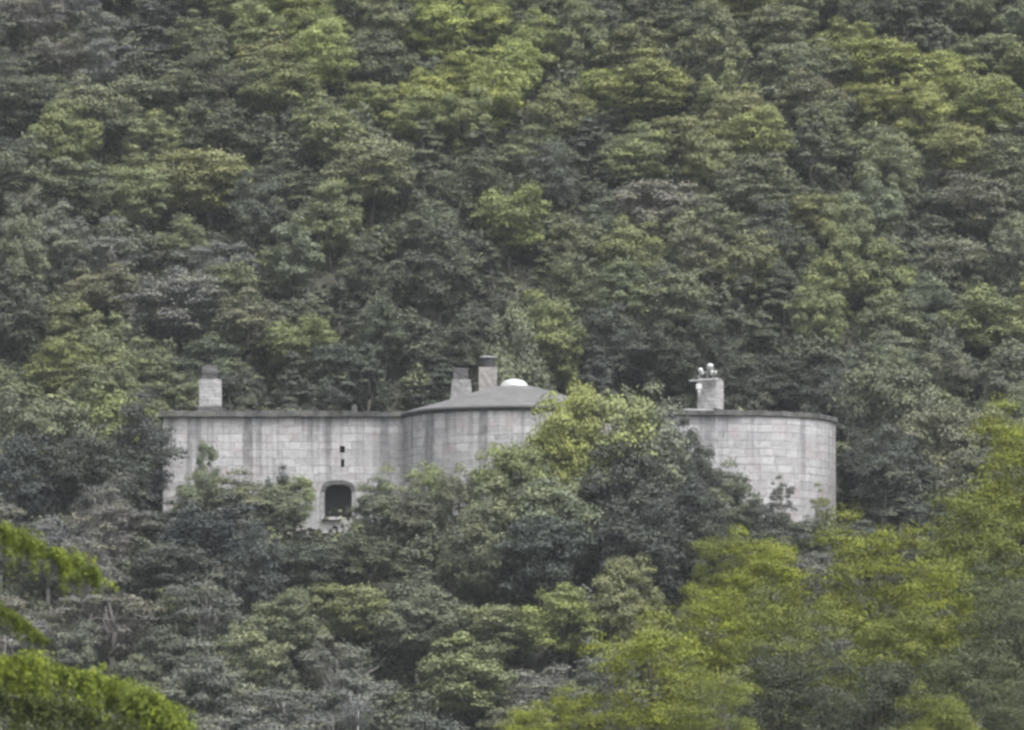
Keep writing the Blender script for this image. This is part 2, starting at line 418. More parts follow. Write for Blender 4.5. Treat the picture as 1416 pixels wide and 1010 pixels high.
link_at('roof_slab', slab('roof_slab', outl, ZR - .017, ZR + .30), fort, M_SLAB)

# chimneys
def chim_box(name, w, d, z0, z1, m, parent, taper=0.0, jitter=0.02, bev=0.04, off=(0, 0)):
    bm = bmesh.new(); bmesh.ops.create_cube(bm, size=1)
    bmesh.ops.subdivide_edges(bm, edges=bm.edges[:], cuts=4, use_grid_fill=True)
    rr = random.Random(hash((w, d)) & 255)
    for v in bm.verts:
        t = v.co.z + .5; k = 1 - taper * t
        v.co = (off[0] + v.co.x * w * k + rr.uniform(-jitter, jitter), off[1] + v.co.y * d * k + rr.uniform(-jitter, jitter), z0 + t * (z1 - z0) + (rr.uniform(-jitter, jitter) if 0 < t < 1 else 0))
    return link(name, uvbox(bm, name), parent, m)
def chimney(px0, px1, Y, pybase, pytop, m, label, rz=0.0, taper=0.0, depth=None):
    w = (px1 - px0) * Y / F * 1.0; z0 = PZ(pybase, Y); z1 = PZ(pytop, Y)
    body = chim_box('chimney', w, depth or w, 0, z1 - z0, m, fort, taper)
    body.matrix_parent_inverse = Matrix.Translation(fort.location).inverted()
    body.location = (PX((px0 + px1) / 2, Y), Y, z0); body.rotation_euler = (0, 0, rz); body['label'] = label
    return body, z1 - z0
c1, h = chimney(276, 306, 402.5, 572, 526, M_CHIM, 'square stone chimney with narrower grey head on the straight wing')
chim_box('chimney_base', 1.56, 1.56, -0.1, 0.42, M_CHIMD, c1, 0.0)
chim_box('chimney_head', 1.02, 1.0, h, h + 0.42, M_CHIMD, c1, 0.0, 0.03, off=(-.05, 0))
chim_box('chimney_cap', 1.08, 1.05, h + .42, h + 0.93, M_CHIMD, c1, 0.16, 0.03, off=(-.03, 0))
c2, h = chimney(622, 654, 403.0, 566, 526, M_CHIMA, 'grey tapered chimney beside the conical roof', taper=0.2)
chim_box('chimney_head', 0.98, 0.98, h, h + 0.76, M_CHIMD, c2, 0.04, 0.03, off=(-.05, 0))
c3, h = chimney(662, 687, 404.0, 550, 509, M_CHIMB, 'brick chimney with dark round-topped cowl')
link('cowl', lathe('cowl', [(.50, h - .0), (.53, h + .52), (.58, h + .56), (.58, h + .66)], 0, 0, 24, False), c3, M_COWL)
link('cowl_top', lathe('cowl_top', [(.58, h + .661), (.52, h + .71), (.30, h + .76), (0, h + .78)], 0, 0, 24), c3, M_COWLTOP)
c4, h = chimney(967, 998, 402.0, 573, 526, M_CHIM, 'square stone chimney carrying floodlights', rz=R(-24))
c4.scale = (0.9, 0.9, 1)
chim_box('chimney_base', 1.75, 1.75, -0.1, 0.30, M_CHIMD, c4, 0.0)
chim_box('chimney_cap', 1.22, 1.22, h, h + 0.12, M_CHIM, c4, 0.0)
# low stone stub and plinth on the roofs
o = chim_box('roof_vent', 0.36, 0.36, 0, 0.55, M_CHIMD, fort, 0.35, 0.03); o.matrix_parent_inverse = Matrix.Translation(fort.location).inverted(); o.location = (PX(490, 401), 401, ZR + .33)
o = chim_box('roof_plinth', 2.2, 1.6, 0, 0.22, M_CHIM, fort, 0.1, 0.03); o.matrix_parent_inverse = Matrix.Translation(fort.location).inverted(); o.location = (PX(964, 400.2), 400.2, ZR + .26)

# floodlights on the right chimney
def tube(bm, a, b, r0, r1=None, n=8):
    a, b = Vector(a), Vector(b); r1 = r0 if r1 is None else r1
    z = (b - a).normalized(); x = z.orthogonal().normalized(); y = z.cross(x)
    A = [bm.verts.new(a + (x * math.cos(t) + y * math.sin(t)) * r0) for t in np.linspace(0, 2 * math.pi, n, endpoint=False)]
    B = [bm.verts.new(b + (x * math.cos(t) + y * math.sin(t)) * r1) for t in np.linspace(0, 2 * math.pi, n, endpoint=False)]
    for i in range(n): bm.faces.new((A[i], A[(i + 1) % n], B[(i + 1) % n], B[i]))
    bm.faces.new(A[::-1]); bm.faces.new(B)
FY = 401.0
ctop = P(983, 522, FY)
rig = empty('floodlight_rig', tuple(ctop))
tag(rig, 'cluster of white floodlights and boxes clamped to the chimney of the rounded wing', 'floodlights')
bm = bmesh.new()
tube(bm, P(978, 527, FY), P(978, 507, FY), .05); tube(bm, P(966, 515, FY), P(991, 515, FY), .04)
tube(bm, P(986, 527, FY), P(986, 508, FY), .04)
tube(bm, P(967, 534, FY), P(967, 515, FY), .035)
link_at('bracket', bm_mesh('bracket', bm), rig, M_STEEL)
bm = bmesh.new(); tube(bm, P(953, 527, FY), P(994, 525, FY), .065)
tube(bm, P(970, 526, FY), P(964, 520, FY), .07, .05)
link_at('cross_arm', bm_mesh('cross_arm', bm), rig, M_CHIM if False else M_STEEL)
def lamp(px, py, w, hgt, tilt, yaw=0.0):
    """bowl shaped floodlight head"""
    prof = [(0, -.5), (.28, -.48), (.46, -.30), (.50, .05), (.50, .22), (.42, .30), (0, .30)]
    me = lathe('lamp_head', prof, 0, 0, 16)
    o = link('lamp_head', me, rig, M_WHITE)
    o.scale = (w * FY / F, w * FY / F, hgt * FY / F); o.rotation_euler = (0.3, tilt, yaw)
    o.location = P(px, py, FY - .1) - Vector(rig.location)
    return o
lamp(969, 513, 6.5, 12, -0.45); lamp(982, 506.5, 8.5, 9.5, 0.0); lamp(984, 515, 5, 8.5, 0.1); lamp(989.5, 515.5, 4, 7, 0.1)
a, b = P(962.5, 539, FY), P(970.5, 531, FY)
link_at('control_box', box_mesh('control_box', a.x, b.x, FY - .15, FY + .12, a.z, b.z, .03), rig, M_WHITE)
lamp(966.5, 542.5, 4.5, 7.5, 0.0)

# ------------------------------------------------------------------ foliage building blocks
def leaves_mesh(name, C, Nn, size, tint, aspect=0.55, elong=None):
    """diamond leaves: centres C, normals Nn, lengths size, face attribute tint"""
    n = len(C)
    Nn = Nn / np.linalg.norm(Nn, axis=1, keepdims=True)
    r = rng.normal(size=(n, 3)) if elong is None else elong + 0.35 * rng.normal(size=(n, 3))
    t = r - (r * Nn).sum(1, keepdims=True) * Nn; t /= np.linalg.norm(t, axis=1, keepdims=True) + 1e-9
    b = np.cross(Nn, t); s = size[:, None]
    V = np.stack([C - t * s * .5, C + b * s * .5 * aspect - t * s * .08, C + t * s * .5, C - b * s * .5 * aspect - t * s * .08], 1).reshape(-1, 3)
    me = bpy.data.meshes.new(name)
    me.vertices.add(4 * n); me.vertices.foreach_set('co', V.astype(np.float32).ravel())
    me.loops.add(4 * n); me.loops.foreach_set('vertex_index', np.arange(4 * n, dtype=np.int32))
    me.polygons.add(n); me.polygons.foreach_set('loop_start', np.arange(0, 4 * n, 4, dtype=np.int32))
    at = me.attributes.new('tint', 'FLOAT', 'FACE'); at.data.foreach_set('value', np.clip(tint, 0, 1).astype(np.float32))
    me.update(calc_edges=True); me.validate()
    return me
def unit(v): return v / (np.linalg.norm(v, axis=-1, keepdims=True) + 1e-9)
def crown(kind, nleaf=6500, leaf=0.21, H=6.0, W=5.0):
    """leaf cloud built from many uneven tufts; returns mesh and tuft centres"""
    cz, a, hz = H * 0.53, W / 2, H * 0.46
    if kind == 'round': nt, rc, fl = 84, (0.36, 0.78), 0.85
    elif kind == 'layer': nt, rc, fl = 78, (0.42, 0.84), 0.72
    elif kind == 'tall': nt, rc, fl, a, hz, cz = 66, (0.34, 0.68), 0.90, W * .42, H * .47, H * .52
    elif kind == 'cone': nt, rc, fl, hz, cz = 46, (0.35, 0.75), 0.5, H * .48, H * .52
    else: nt, rc, fl = 34, (0.40, 0.85), 0.60          # sparse
    cen, rad = [], []
    k = 0
    lop = rng.uniform(0.72, 1.12, 6)                      # lopsided outline
    while len(cen) < nt:
        k += 1
        d = unit(rng.normal(size=3)); d[2] = d[2] * 0.9 + 0.18
        if d[2] < -0.75: continue
        ang = math.atan2(d[1], d[0]); sec = lop[int((ang + math.pi) / (2 * math.pi) * 5.99)]
        f = rng.uniform(0.50, 0.92) * sec
        c = np.array([d[0] * a * f, d[1] * a * f, cz + d[2] * hz * min(1, f * 1.06)])
        if kind == 'cone':
            t = rng.uniform(0, 1) ** 0.8; rr = a * (1 - t) ** 0.85 * rng.uniform(.45, .95)
            c = np.array([math.cos(ang) * rr, math.sin(ang) * rr, H * (0.12 + 0.84 * t)])
        r = rng.uniform(*rc) * (W / 5.0)
        if kind == 'cone': r *= (1.25 - 0.75 * t)
        cen.append(c); rad.append(r)
    cen, rad = np.array(cen), np.array(rad)
    w = rad ** 2; cnt = np.maximum(12, (nleaf * 0.86 * w / w.sum()).astype(int))
    C, NN, T = [], [], []
    for c, r, m in zip(cen, rad, cnt):
        d = unit(rng.normal(size=(m, 3))); d[:, 2] = np.where(d[:, 2] < -0.2, -d[:, 2] * .6, d[:, 2])
        # each tuft is itself knobbly
        kn = unit(rng.normal(size=(7, 3))); bump = np.max(d @ kn.T, axis=1)
        rr = r * (0.62 + 0.5 * np.clip(bump, 0, 1) ** 3 + 0.16 * rng.normal(size=m) * 0.6)
        p = c + d * rr[:, None] * np.array([1, 1, fl])
        C.append(p); NN.append(0.75 * d + np.array([0, 0, 0.55]) + 0.42 * rng.normal(size=(m, 3)))
        T.append(np.full(m, rng.uniform(.18, .70)) + 0.15 * rng.normal(size=m))
    m = int(nleaf * 0.14)                                  # loose leaves and inner sprays
    i = rng.integers(0, nt, m); d = unit(rng.normal(size=(m, 3)))
    C.append(cen[i] + d * (rad[i] * rng.uniform(.2, 1.35, m))[:, None] * np.array([1, 1, .8])); NN.append(d + 0.8 * rng.normal(size=(m, 3)))
    T.append(rng.uniform(.15, .6, m))
    C, NN, T = np.concatenate(C), np.concatenate(NN), np.concatenate(T)
    sz = leaf * rng.uniform(.65, 1.35, len(C))
    return leaves_mesh(kind + '_crown', C, NN, sz, T), cen
def trunk_mesh(cen, H, r=0.13, nl=7, twigs=0):
    bm = bmesh.new()
    pts = [Vector((0, 0, -.6)), Vector((rng.uniform(-.1, .1), rng.uniform(-.1, .1), H * .22)), Vector((rng.uniform(-.2, .2), rng.uniform(-.2, .2), H * .45)), Vector((rng.uniform(-.3, .3), rng.uniform(-.3, .3), H * .74))]
    rs = [r * 1.25, r, r * .75, r * .35]
    for i in range(3): tube(bm, pts[i], pts[i + 1], rs[i], rs[i + 1], 7)
    sel = rng.choice(len(cen), min(nl + twigs, len(cen)), replace=False)
    for q, k in enumerate(sel):
        t = rng.uniform(.9, 2.4); i = min(2, int(t)); s = pts[i].lerp(pts[i + 1], t - i)
        e = Vector(cen[k]); mid = s.lerp(e, .5) + Vector((0, 0, .12 * H * rng.uniform(.1, .6)))
        tube(bm, s, mid, r * .38, r * .24, 5); tube(bm, mid, e, r * .24, r * .08, 5)
        if twigs:
            for _ in range(3):
                f = mid.lerp(e, rng.uniform(.2, 1)); tube(bm, f, f + Vector((rng.normal(0, .4), rng.normal(0, .4), rng.uniform(.2, .8))), r * .12, r * .04, 4)
    return bm_mesh('trunk', bm, True)

PROTO = {}
for kind, nvar in (('round', 4), ('layer', 4), ('tall', 3), ('cone', 3), ('sparse', 3)):
    PROTO[kind] = []
    for v in range(nvar):
        me, cen = crown(kind, 8000 if kind == 'sparse' else 18000, 0.145 if kind == 'sparse' else 0.155)
        me.materials.append(M_LEAF)
        tm = trunk_mesh(cen, 6.0, .12, 7, 16 if kind == 'sparse' else 0); tm.materials.append(M_TWIG if kind == 'sparse' else M_BARK)
        PROTO[kind].append((me, tm))

PAL = {'Y': (0.182, 0.208, 0.062), 'L': (0.150, 0.170, 0.076), 'M': (0.106, 0.120, 0.078), 'D': (0.042, 0.050, 0.041),  # D: dark trees, also shade put into crown colour at gaps
       'G': (0.108, 0.110, 0.102), 'T': (0.085, 0.112, 0.080)}
WORD = {'Y': 'yellow-green', 'L': 'olive green', 'M': 'grey-green', 'D': 'dark green', 'G': 'greyish thin-leaved', 'T': 'cool green'}
FORM = {'round': 'rounded', 'layer': 'spreading', 'tall': 'upright', 'cone': 'pointed', 'sparse': 'wispy'}
TREES = []
def place_tree(px, pytop, wpx, Y, kind, colr, label=None, group=None, H=None, x=None, name='broadleaf_tree', proto=None, shade=None):
    x = PX(px, Y) if x is None else x
    z0 = ground(x, Y).item()
    if H is None: H = PZ(pytop, Y) - z0
    if H < 1.2: return None
    W = wpx * Y / F
    root = empty({'cone': 'pine_tree', 'sparse': 'wispy_tree'}.get(kind, name), (x, Y, z0), rng.uniform(0, 6.28))
    cm, tm = proto or PROTO[kind][rng.integers(len(PROTO[kind]))]
    base = np.array(PAL[colr]) if shade is None else shade
    jit = rng.normal(1, .08) * np.array([rng.normal(1, .03), rng.normal(1, .02), rng.normal(1, .08)])
    for nm, me in (('crown', cm), ('trunk', tm)):
        o = link(nm, me, root); o.scale = (W / 5.0, W / 5.0, H / 6.0)
        if nm == 'crown': o.color = (*(base * jit), 1)
    tx, ty = proj((x, Y, z0 + H))
    TREES.append(dict(root=root, px=tx, py=ty + 0.3 * H / Y * F, Y=Y, col=colr, kind=kind, label=label, group=group, W=W, H=H, x=x))
    if label: tag(root, label, 'tree', group)
    return root

# ------------------------------------------------------------------ tree colours by place; D is dark trees and shade painted into gaps
SEED = [  # px, py, colour
 (30,45,'G'),(100,30,'G'),(60,114,'D'),(148,30,'G'),(228,30,'D'),(30,180,'D'),(110,130,'M'),(59,153,'L'),(173,160,'M'),(220,110,'M'),(300,60,'M'),(340,40,'L'),(440,50,'Y'),(400,90,'L'),(500,60,'M'),(545,80,'D'),(594,40,'Y'),(683,30,'Y'),(640,20,'Y'),(619,109,'Y'),(307,163,'D'),(361,173,'M'),(445,183,'L'),(260,190,'L'),(410,130,'L'),(480,150,'M'),(560,140,'L'),(700,110,'Y'),(655,150,'L'),
 (780,10,'D'),(887,15,'D'),(963,10,'D'),(1023,15,'Y'),(800,60,'M'),(850,70,'M'),(927,66,'Y'),(980,50,'M'),(1080,40,'M'),(1130,80,'M'),(1185,66,'Y'),(1240,40,'D'),(1291,60,'D'),(1372,30,'M'),(1332,100,'Y'),(1400,90,'L'),(1195,126,'Y'),(816,111,'Y'),(917,162,'L'),(715,126,'Y'),(852,172,'D'),(760,150,'L'),(1000,110,'L'),(1060,130,'L'),(1110,140,'M'),(1155,192,'D'),(1240,170,'L'),(1300,140,'Y'),(1390,170,'L'),
 (64,267,'D'),(30,230,'M'),(120,230,'M'),(200,230,'L'),(240,260,'M'),(300,240,'L'),(350,220,'M'),(391,297,'D'),(430,257,'D'),(480,220,'M'),(520,200,'L'),(584,247,'D'),(540,270,'D'),(640,230,'D'),(678,257,'D'),(720,210,'M'),(760,232,'D'),(816,217,'D'),(790,270,'D'),(870,220,'L'),(930,210,'Y'),(990,200,'L'),(1050,190,'Y'),(1030,230,'M'),(1100,230,'M'),(1200,230,'M'),(1150,250,'L'),(1307,212,'L'),(1260,230,'M'),(1390,230,'M'),
 (30,320,'M'),(100,300,'G'),(150,320,'G'),(200,300,'G'),(260,320,'L'),(310,320,'M'),(340,340,'G'),(445,307,'L'),(510,307,'L'),(470,340,'M'),(560,320,'M'),(620,310,'M'),(680,320,'L'),(730,298,'Y'),(690,350,'M'),(800,320,'M'),(877,273,'G'),(917,303,'G'),(860,310,'L'),(960,270,'M'),(1000,300,'M'),(1050,290,'D'),(1104,323,'D'),(1080,270,'D'),(1170,300,'L'),(1190,330,'L'),(1250,300,'M'),(1310,290,'M'),(1380,280,'M'),
 (25,411,'D'),(60,380,'M'),(100,430,'L'),(150,400,'M'),(200,380,'G'),(240,400,'G'),(300,390,'M'),(350,400,'M'),(420,390,'M'),(485,386,'D'),(520,411,'Y'),(570,390,'D'),(620,390,'D'),(660,400,'D'),(740,390,'D'),(700,420,'D'),(560,430,'D'),(800,380,'M'),(850,390,'M'),(897,354,'L'),(950,370,'M'),(1010,380,'M'),(1060,390,'M'),(1100,399,'D'),(1130,394,'L'),(1180,374,'L'),(1230,400,'M'),(1290,405,'T'),(1340,380,'M'),(1400,380,'M'),
 (60,500,'L'),(134,485,'L'),(190,525,'L'),(247,465,'T'),(30,460,'M'),(200,470,'M'),(300,450,'M'),(330,540,'D'),(380,550,'D'),(350,490,'D'),(386,440,'L'),(410,500,'D'),(460,530,'D'),(500,450,'D'),(540,500,'D'),(560,540,'D'),(600,450,'D'),(640,480,'D'),(690,450,'L'),(735,465,'L'),(800,480,'D'),(850,500,'D'),(610,500,'D'),(680,520,'D'),(780,520,'D'),(840,440,'D'),(890,530,'D'),(930,490,'D'),(1003,435,'D'),(960,430,'D'),(1060,500,'D'),(1100,540,'D'),(1030,540,'D'),(1150,480,'M'),(1200,480,'M'),(1240,460,'M'),(1300,480,'M'),(1380,440,'L'),(1360,500,'M'),(1220,620,'D'),(1180,560,'D'),(1290,590,'M'),(1380,600,'M'),(1370,660,'M'),(1270,720,'D'),
 (60,580,'M'),(30,630,'D'),(180,600,'D'),(100,610,'D'),(240,600,'M'),(330,720,'D'),(100,700,'G'),(60,670,'G'),(160,730,'G'),(420,730,'D'),(350,790,'D'),(250,740,'D'),(470,770,'D'),(550,720,'M'),(640,720,'D'),(760,720,'D'),(860,740,'D'),(940,730,'D'),(1080,700,'D'),(1180,730,'G'),
 (200,800,'G'),(120,830,'G'),(300,850,'G'),(230,850,'M'),(460,870,'L'),(350,880,'L'),(520,790,'L'),(560,820,'M'),(520,910,'G'),(650,810,'G'),(720,800,'M'),(800,810,'Y'),(860,830,'L'),(720,900,'M'),(640,880,'L'),(570,950,'D'),(400,950,'G'),(150,890,'M'),(250,910,'D'),(300,960,'G'),(680,960,'M'),(760,930,'G'),(480,980,'G'),(930,790,'M'),(990,720,'G'),(740,870,'M'),(600,860,'M'),(420,830,'M')]
SEED_P = np.array([s[:2] for s in SEED], float)
def colour_at(px, py):
    d = np.hypot(SEED_P[:, 0] - px, (SEED_P[:, 1] - py) * 1.25) + rng.uniform(0, 16, len(SEED))
    return SEED[int(np.argmin(d))][2]
SEED_C = np.array([PAL[s[2]] for s in SEED])
def shade_at(px, py, c):
    w = np.exp(-(((SEED_P[:, 0] - px) ** 2 + (SEED_P[:, 1] - py) ** 2) / (2 * 55.0 ** 2))) + 1e-9
    return 0.58 * np.array(PAL[c]) + 0.42 * (SEED_C * w[:, None]).sum(0) / w.sum()

# ------------------------------------------------------------------ trees standing close round the fort (placed one by one)
HAND = [  # px, top py, width px, depth, form, colour, label
 (856,517,150,389.5,'layer','L','tall yellow-green tree in front of the round tower, highest crown before the fort'),
 (800,530,110,388.6,'layer','Y','olive tree shouldering the tallest yellow-green tree on its left'),
 (768,556,110,389.0,'round','Y','yellow-green tree covering the right side of the conical roof'),
 (722,588,110,388.0,'layer','L','olive tree in front of the round tower wall below the white dome'),
 (676,622,90,389.0,'round','L','small olive tree at the bare left flank of the round tower'),
 (904,542,130,390.0,'round','M','grey-green upright tree between the round tower and the rounded wing'),
 (940,572,80,393.0,'tall','D','dark slim tree against the start of the rounded wing wall'),
 (968,610,70,391.0,'round','D','dark tree leaning over the left part of the rounded wing'),
 (1012,648,86,391.5,'layer','M','grey-green low tree at the foot of the rounded wing, under the floodlights'),
 (1050,690,80,390.5,'round','D','dark bush-like tree at the foot of the rounded wing'),
 (1080,660,40,394.5,'sparse','D','thin dark sapling against the rounded wing wall'),
 (1134,672,34,395.0,'sparse','L','thin olive sapling near the right corner of the rounded wing'),
 (1106,716,60,393.0,'round','M','low grey-green bush before the rounded wing between two saplings'),
 (1150,722,50,394.0,'round','G','low greyish bush at the right corner of the rounded wing'),
 (860,616,150,386.0,'round','D','broad dark tree in the middle below the tall yellow-green tree'),
 (770,640,150,385.0,'layer','M','broad grey-green tree below the hidden right half of the tower'),
 (690,668,120,385.5,'round','M','grey-green tree at the foot of the round tower'),
 (745,690,140,382.0,'layer','D','dark low tree in the hollow below the round tower'),
 (875,690,150,382.0,'round','D','dark rounded tree in the hollow below the tallest yellow-green tree'),
 (655,700,120,383.0,'round','M','grey-green low tree below the corner of the round tower'),
 (985,700,110,384.0,'layer','D','dark low spreading tree below the left part of the rounded wing'),
 (940,660,120,386.0,'round','D','dark tree below the rounded wing, left of its bare wall'),
 (550,634,90,392.0,'sparse','L','wispy olive tree in the corner of straight wing and tower'),
 (597,640,70,391.0,'layer','L','small olive tree right beside the corner of the tower'),
 (520,668,80,391.0,'layer','M','grey-green tree just right of the arched opening'),
 (575,672,100,389.5,'round','M','grey-green tree at the foot of the tower corner'),
 (632,650,70,389.5,'round','M','small grey-green tree touching the tower wall'),
 (285,616,46,395.5,'tall','M','slim young tree standing alone before the left end of the straight wing'),
 (268,655,80,394.0,'round','M','grey-green tree at the left end of the straight wing'),
 (330,658,110,393.0,'layer','M','low grey-green tree under the left half of the straight wing'),
 (384,650,62,394.0,'round','D','dark small treetop below the straight wing'),
 (406,650,68,394.0,'layer','L','small olive tree just left of the arched opening'),
 (370,672,110,392.0,'round','M','grey-green tree below the middle of the straight wing'),
 (192,556,110,397.0,'layer','D','dark tree overlapping the far left end of the fort'),
 (160,538,130,399.0,'layer','L','olive tree left of the fort with light top'),
 (90,530,140,398.0,'layer','M','grey-green spreading tree left of the fort'),
 (20,545,130,398.0,'round','M','grey-green tree at the left edge level with the fort'),
 (166,604,110,393.0,'round','D','dark tree below the left end of the fort'),
 (110,590,130,393.0,'layer','D','dark tree left of the fort, lower crown'),
 (30,600,130,392.0,'layer','D','dark tree at the left edge below the fort roofline'),
 (1222,560,110,408.0,'round','D','dark tree close behind the right corner of the rounded wing'),
 (1240,600,140,399.0,'tall','D','dark tall tree right of the rounded wing'),
 (1300,540,150,402.0,'layer','M','large grey-green layered tree right of the fort'),
 (1385,560,120,402.0,'layer','M','grey-green layered tree at the right edge level with the fort'),
 (1240,470,160,409.0,'layer','M','large grey-green tree behind and right of the rounded wing'),
 (1350,620,130,394.0,'layer','M','grey-green tree right of the fort near the edge, lower crown'),
 (1270,690,110,391.0,'round','D','dark tree at the right below the fort, coloured as if in deep shade'),
 (700,434,110,415.0,'round','M','olive tree right behind the round tower, rising above its chimneys'),
]
for h in HAND:
    place_tree(*h[:6], label=h[6], group='trees close round the fort')

# ------------------------------------------------------------------ trees on the slopes
LIM = [(-200, 225, 560), (225, 300, 690), (300, 440, 690), (440, 500, 735), (500, 640, 690), (640, 960, 640), (960, 1040, 700), (1040, 1165, 722), (1165, 1700, 600)]
def limit(px, w):
    return max(l[2] for l in LIM if px - w * .45 < l[1] and px + w * .45 > l[0])
placed = [(t['x'], t['Y'], t['W'] * .42) for t in TREES]
auto = []
XA, XB, YA, YB = -41, 41, 358.0, 490.0
rr = random.Random(3)
for it in range(16000):
    x = rr.uniform(XA, XB) ; y = rr.uniform(YA, YB)
    if abs(x) > 0.0823 * y + 1.5: continue
    if XL - 1.5 < x < XE + RE + 2.5 and 390.5 < y < 413.5: continue
    s = rr.uniform(1.55, 2.3) if y > 396 else rr.uniform(1.5, 2.1)
    if any((x - a) ** 2 + (y - b) ** 2 < (s + c) ** 2 for a, b, c in placed): continue
    placed.append((x, y, s)); auto.append((x, y, s))
auto.sort(key=lambda a: a[1])
for x, y, s in auto:
    z0 = ground(x, y).item(); W = s * 2 * rr.uniform(1.35, 1.7); H = rr.uniform(4.6, 7.4)
    px, py = proj((x, y, z0 + H * .75))
    if y < 397:
        wpx = W / y * F; lim = limit(px, wpx)
        top = proj((x, y, z0 + H))[1]
        if top < lim: H -= (lim - top) * y / F
        if H < 1.5: continue
        W = min(W, H * 1.5)
    c = colour_at(px, py)
    if c == 'G': kind = rr.choice(['sparse', 'sparse', 'layer'])
    elif c == 'D': kind = rr.choice(['round', 'tall', 'cone', 'layer'])
    elif c == 'Y': kind = rr.choice(['layer', 'round', 'layer'])
    else: kind = rr.choice(['round', 'layer', 'round', 'tall'])
    if kind in ('tall', 'cone'): H *= 1.15 if y > 397 else 1.0
    place_tree(px, 0, W * F / y, y, kind, c, H=H, x=x, shade=shade_at(px, py, c), group='trees on the slope above the fort' if y > 397 else 'trees on the slope below the fort')

# ------------------------------------------------------------------ the nearer trees in the valley, lower right
FG = {'Y': (0.140, 0.162, 0.018), 'O': (0.098, 0.116, 0.020), 'D': (0.040, 0.048, 0.028), 'M': (0.062, 0.076, 0.036)}  # darker keys also paint the dark gaps between near crowns
BIG = {}
for kind in ('round', 'layer', 'tall'):
    BIG[kind] = []
    for v in range(2):
        me, cen = crown(kind, 26000, 0.09); me.materials.append(M_LEAF)
        tm = trunk_mesh(cen, 6.0, .10, 12); tm.materials.append(M_BARK); BIG[kind].append((me, tm))
NEAR = [
 (1000,742,90,262,'layer','O','nearer yellow-green tree with small raised leader, left end of the near group'),
 (1062,745,140,258,'layer','Y','nearer bright yellow-green tree below the rounded wing'),
 (1212,728,170,255,'layer','Y','nearer bright yellow-green tree, tallest in the middle of the near group'),
 (1350,682,180,252,'layer','O','nearer yellow-green tree at the right edge of the near group'),
 (1432,575,170,262,'layer','Y','tall near tree at the right edge reaching up beside the fort'),
 (1300,780,150,246,'round','Y','nearer yellow-green rounded tree second row, right of the middle'),
 (905,872,190,240,'layer','Y','bright yellow-green tree at the bottom, leftmost large crown of the near group'),
 (990,815,130,250,'round','Y','yellow-green tree in the near group between the two leftmost crowns'),
 (1100,830,180,244,'layer','O','broad olive tree in the middle of the near group'),
 (1230,850,170,240,'layer','O','olive tree low in the middle of the near group'),
 (1400,800,150,238,'layer','M','grey-green near tree at the right edge'),
 (1080,905,170,226,'layer','D','dark near tree at the bottom with shaded trunk'),
 (1200,900,180,224,'round','D','dark near tree at the bottom, right of the other dark one'),
 (1330,900,180,224,'layer','M','grey-green near tree at the bottom right'),
 (985,935,130,222,'layer','O','olive near tree at the bottom below the bright ones'),
 (1300,960,130,210,'layer','O','olive near tree cut by the bottom edge'),
 (1410,935,130,214,'layer','M','grey-green near tree in the bottom right corner'),
 (730,978,90,236,'layer','Y','small yellow-green treetop at the bottom left of the near group'),
 (800,962,90,240,'layer','Y','yellow-green treetop at the bottom beside the leftmost large crown'),
]
for i, h in enumerate(NEAR):
    px, top, w, Y, kind, c, lab = h
    z0 = ground(PX(px, Y), Y).item(); zt = PZ(top, Y); W = w * Y / F
    root = empty('broadleaf_tree', (PX(px, Y), Y, z0), rng.uniform(0, 6.28))
    cm, tm = BIG[kind][i % 2]
    # a tall trunk carrying a crown as high as it is wide
    Hc = W * 1.35; base = zt - Hc - z0
    o = link('crown', cm, root); o.scale = (W / 4.7, W / 4.7, Hc / 5.6); o.location = (0, 0, base)
    o.color = (*(np.array(FG[c]) * rng.normal(1, .06)), 1)
    o = link('trunk', tm, root); o.scale = (W / 4.7, W / 4.7, Hc / 5.6); o.location = (0, 0, base)
    bm = bmesh.new(); tube(bm, (0, 0, -.5), (0, 0, base - .1), .24, .14, 9)
    link('lower_trunk', bm_mesh('lower_trunk', bm, True), root, M_BARK)
    tag(root, lab, 'tree', 'near trees at the lower right')

# ------------------------------------------------------------------ bare dead trees
def dead_tree(px, pytop, Y, H, label, lean=0.0, seed=1, nb=6, r=.10):
    x = PX(px, Y); z0 = PZ(pytop, Y) - H
    root = empty('dead_tree', (x, Y, z0)); r2 = random.Random(seed)
    bm = bmesh.new(); pts = [Vector((lean * t * t * H * .3 + .12 * math.sin(t * 5 + seed), .05 * math.sin(t * 3), t * H)) for t in np.linspace(0, 1, 9)]
    for i in range(8): tube(bm, pts[i], pts[i + 1], r * (1 - i / 9.5), r * (1 - (i + 1) / 9.5), 7)
    link('trunk', bm_mesh('trunk', bm, True), root, M_DEAD)
    for k in range(nb):
        t = r2.uniform(.35, .95); i = int(t * 8); s = pts[i]
        e = s + Vector((r2.choice((-1, 1)) * r2.uniform(.5, 1.1), r2.uniform(-.6, .6), r2.uniform(.4, 1.2))); bm = bmesh.new()
        tube(bm, s, e, .05, .025, 5)
        for q in range(3):
            f = s.lerp(e, r2.uniform(.4, 1)); tube(bm, f, f + Vector((r2.uniform(-.5, .5), r2.uniform(-.3, .3), r2.uniform(.2, .6))), .025, .01, 4)
        link('branch', bm_mesh('branch', bm, True), root, M_DEAD)
    tag(root, label, 'dead tree', 'bare dead trees')
dead_tree(498, 915, 364.0, 7.5, 'bare pale dead trunk sticking up at the bottom left of centre', 0.05, 2, 3, .08)
dead_tree(127, 672, 386.0, 6.0, 'bare pale dead tree with curved trunk at the left below the fort', 0.15, 5)

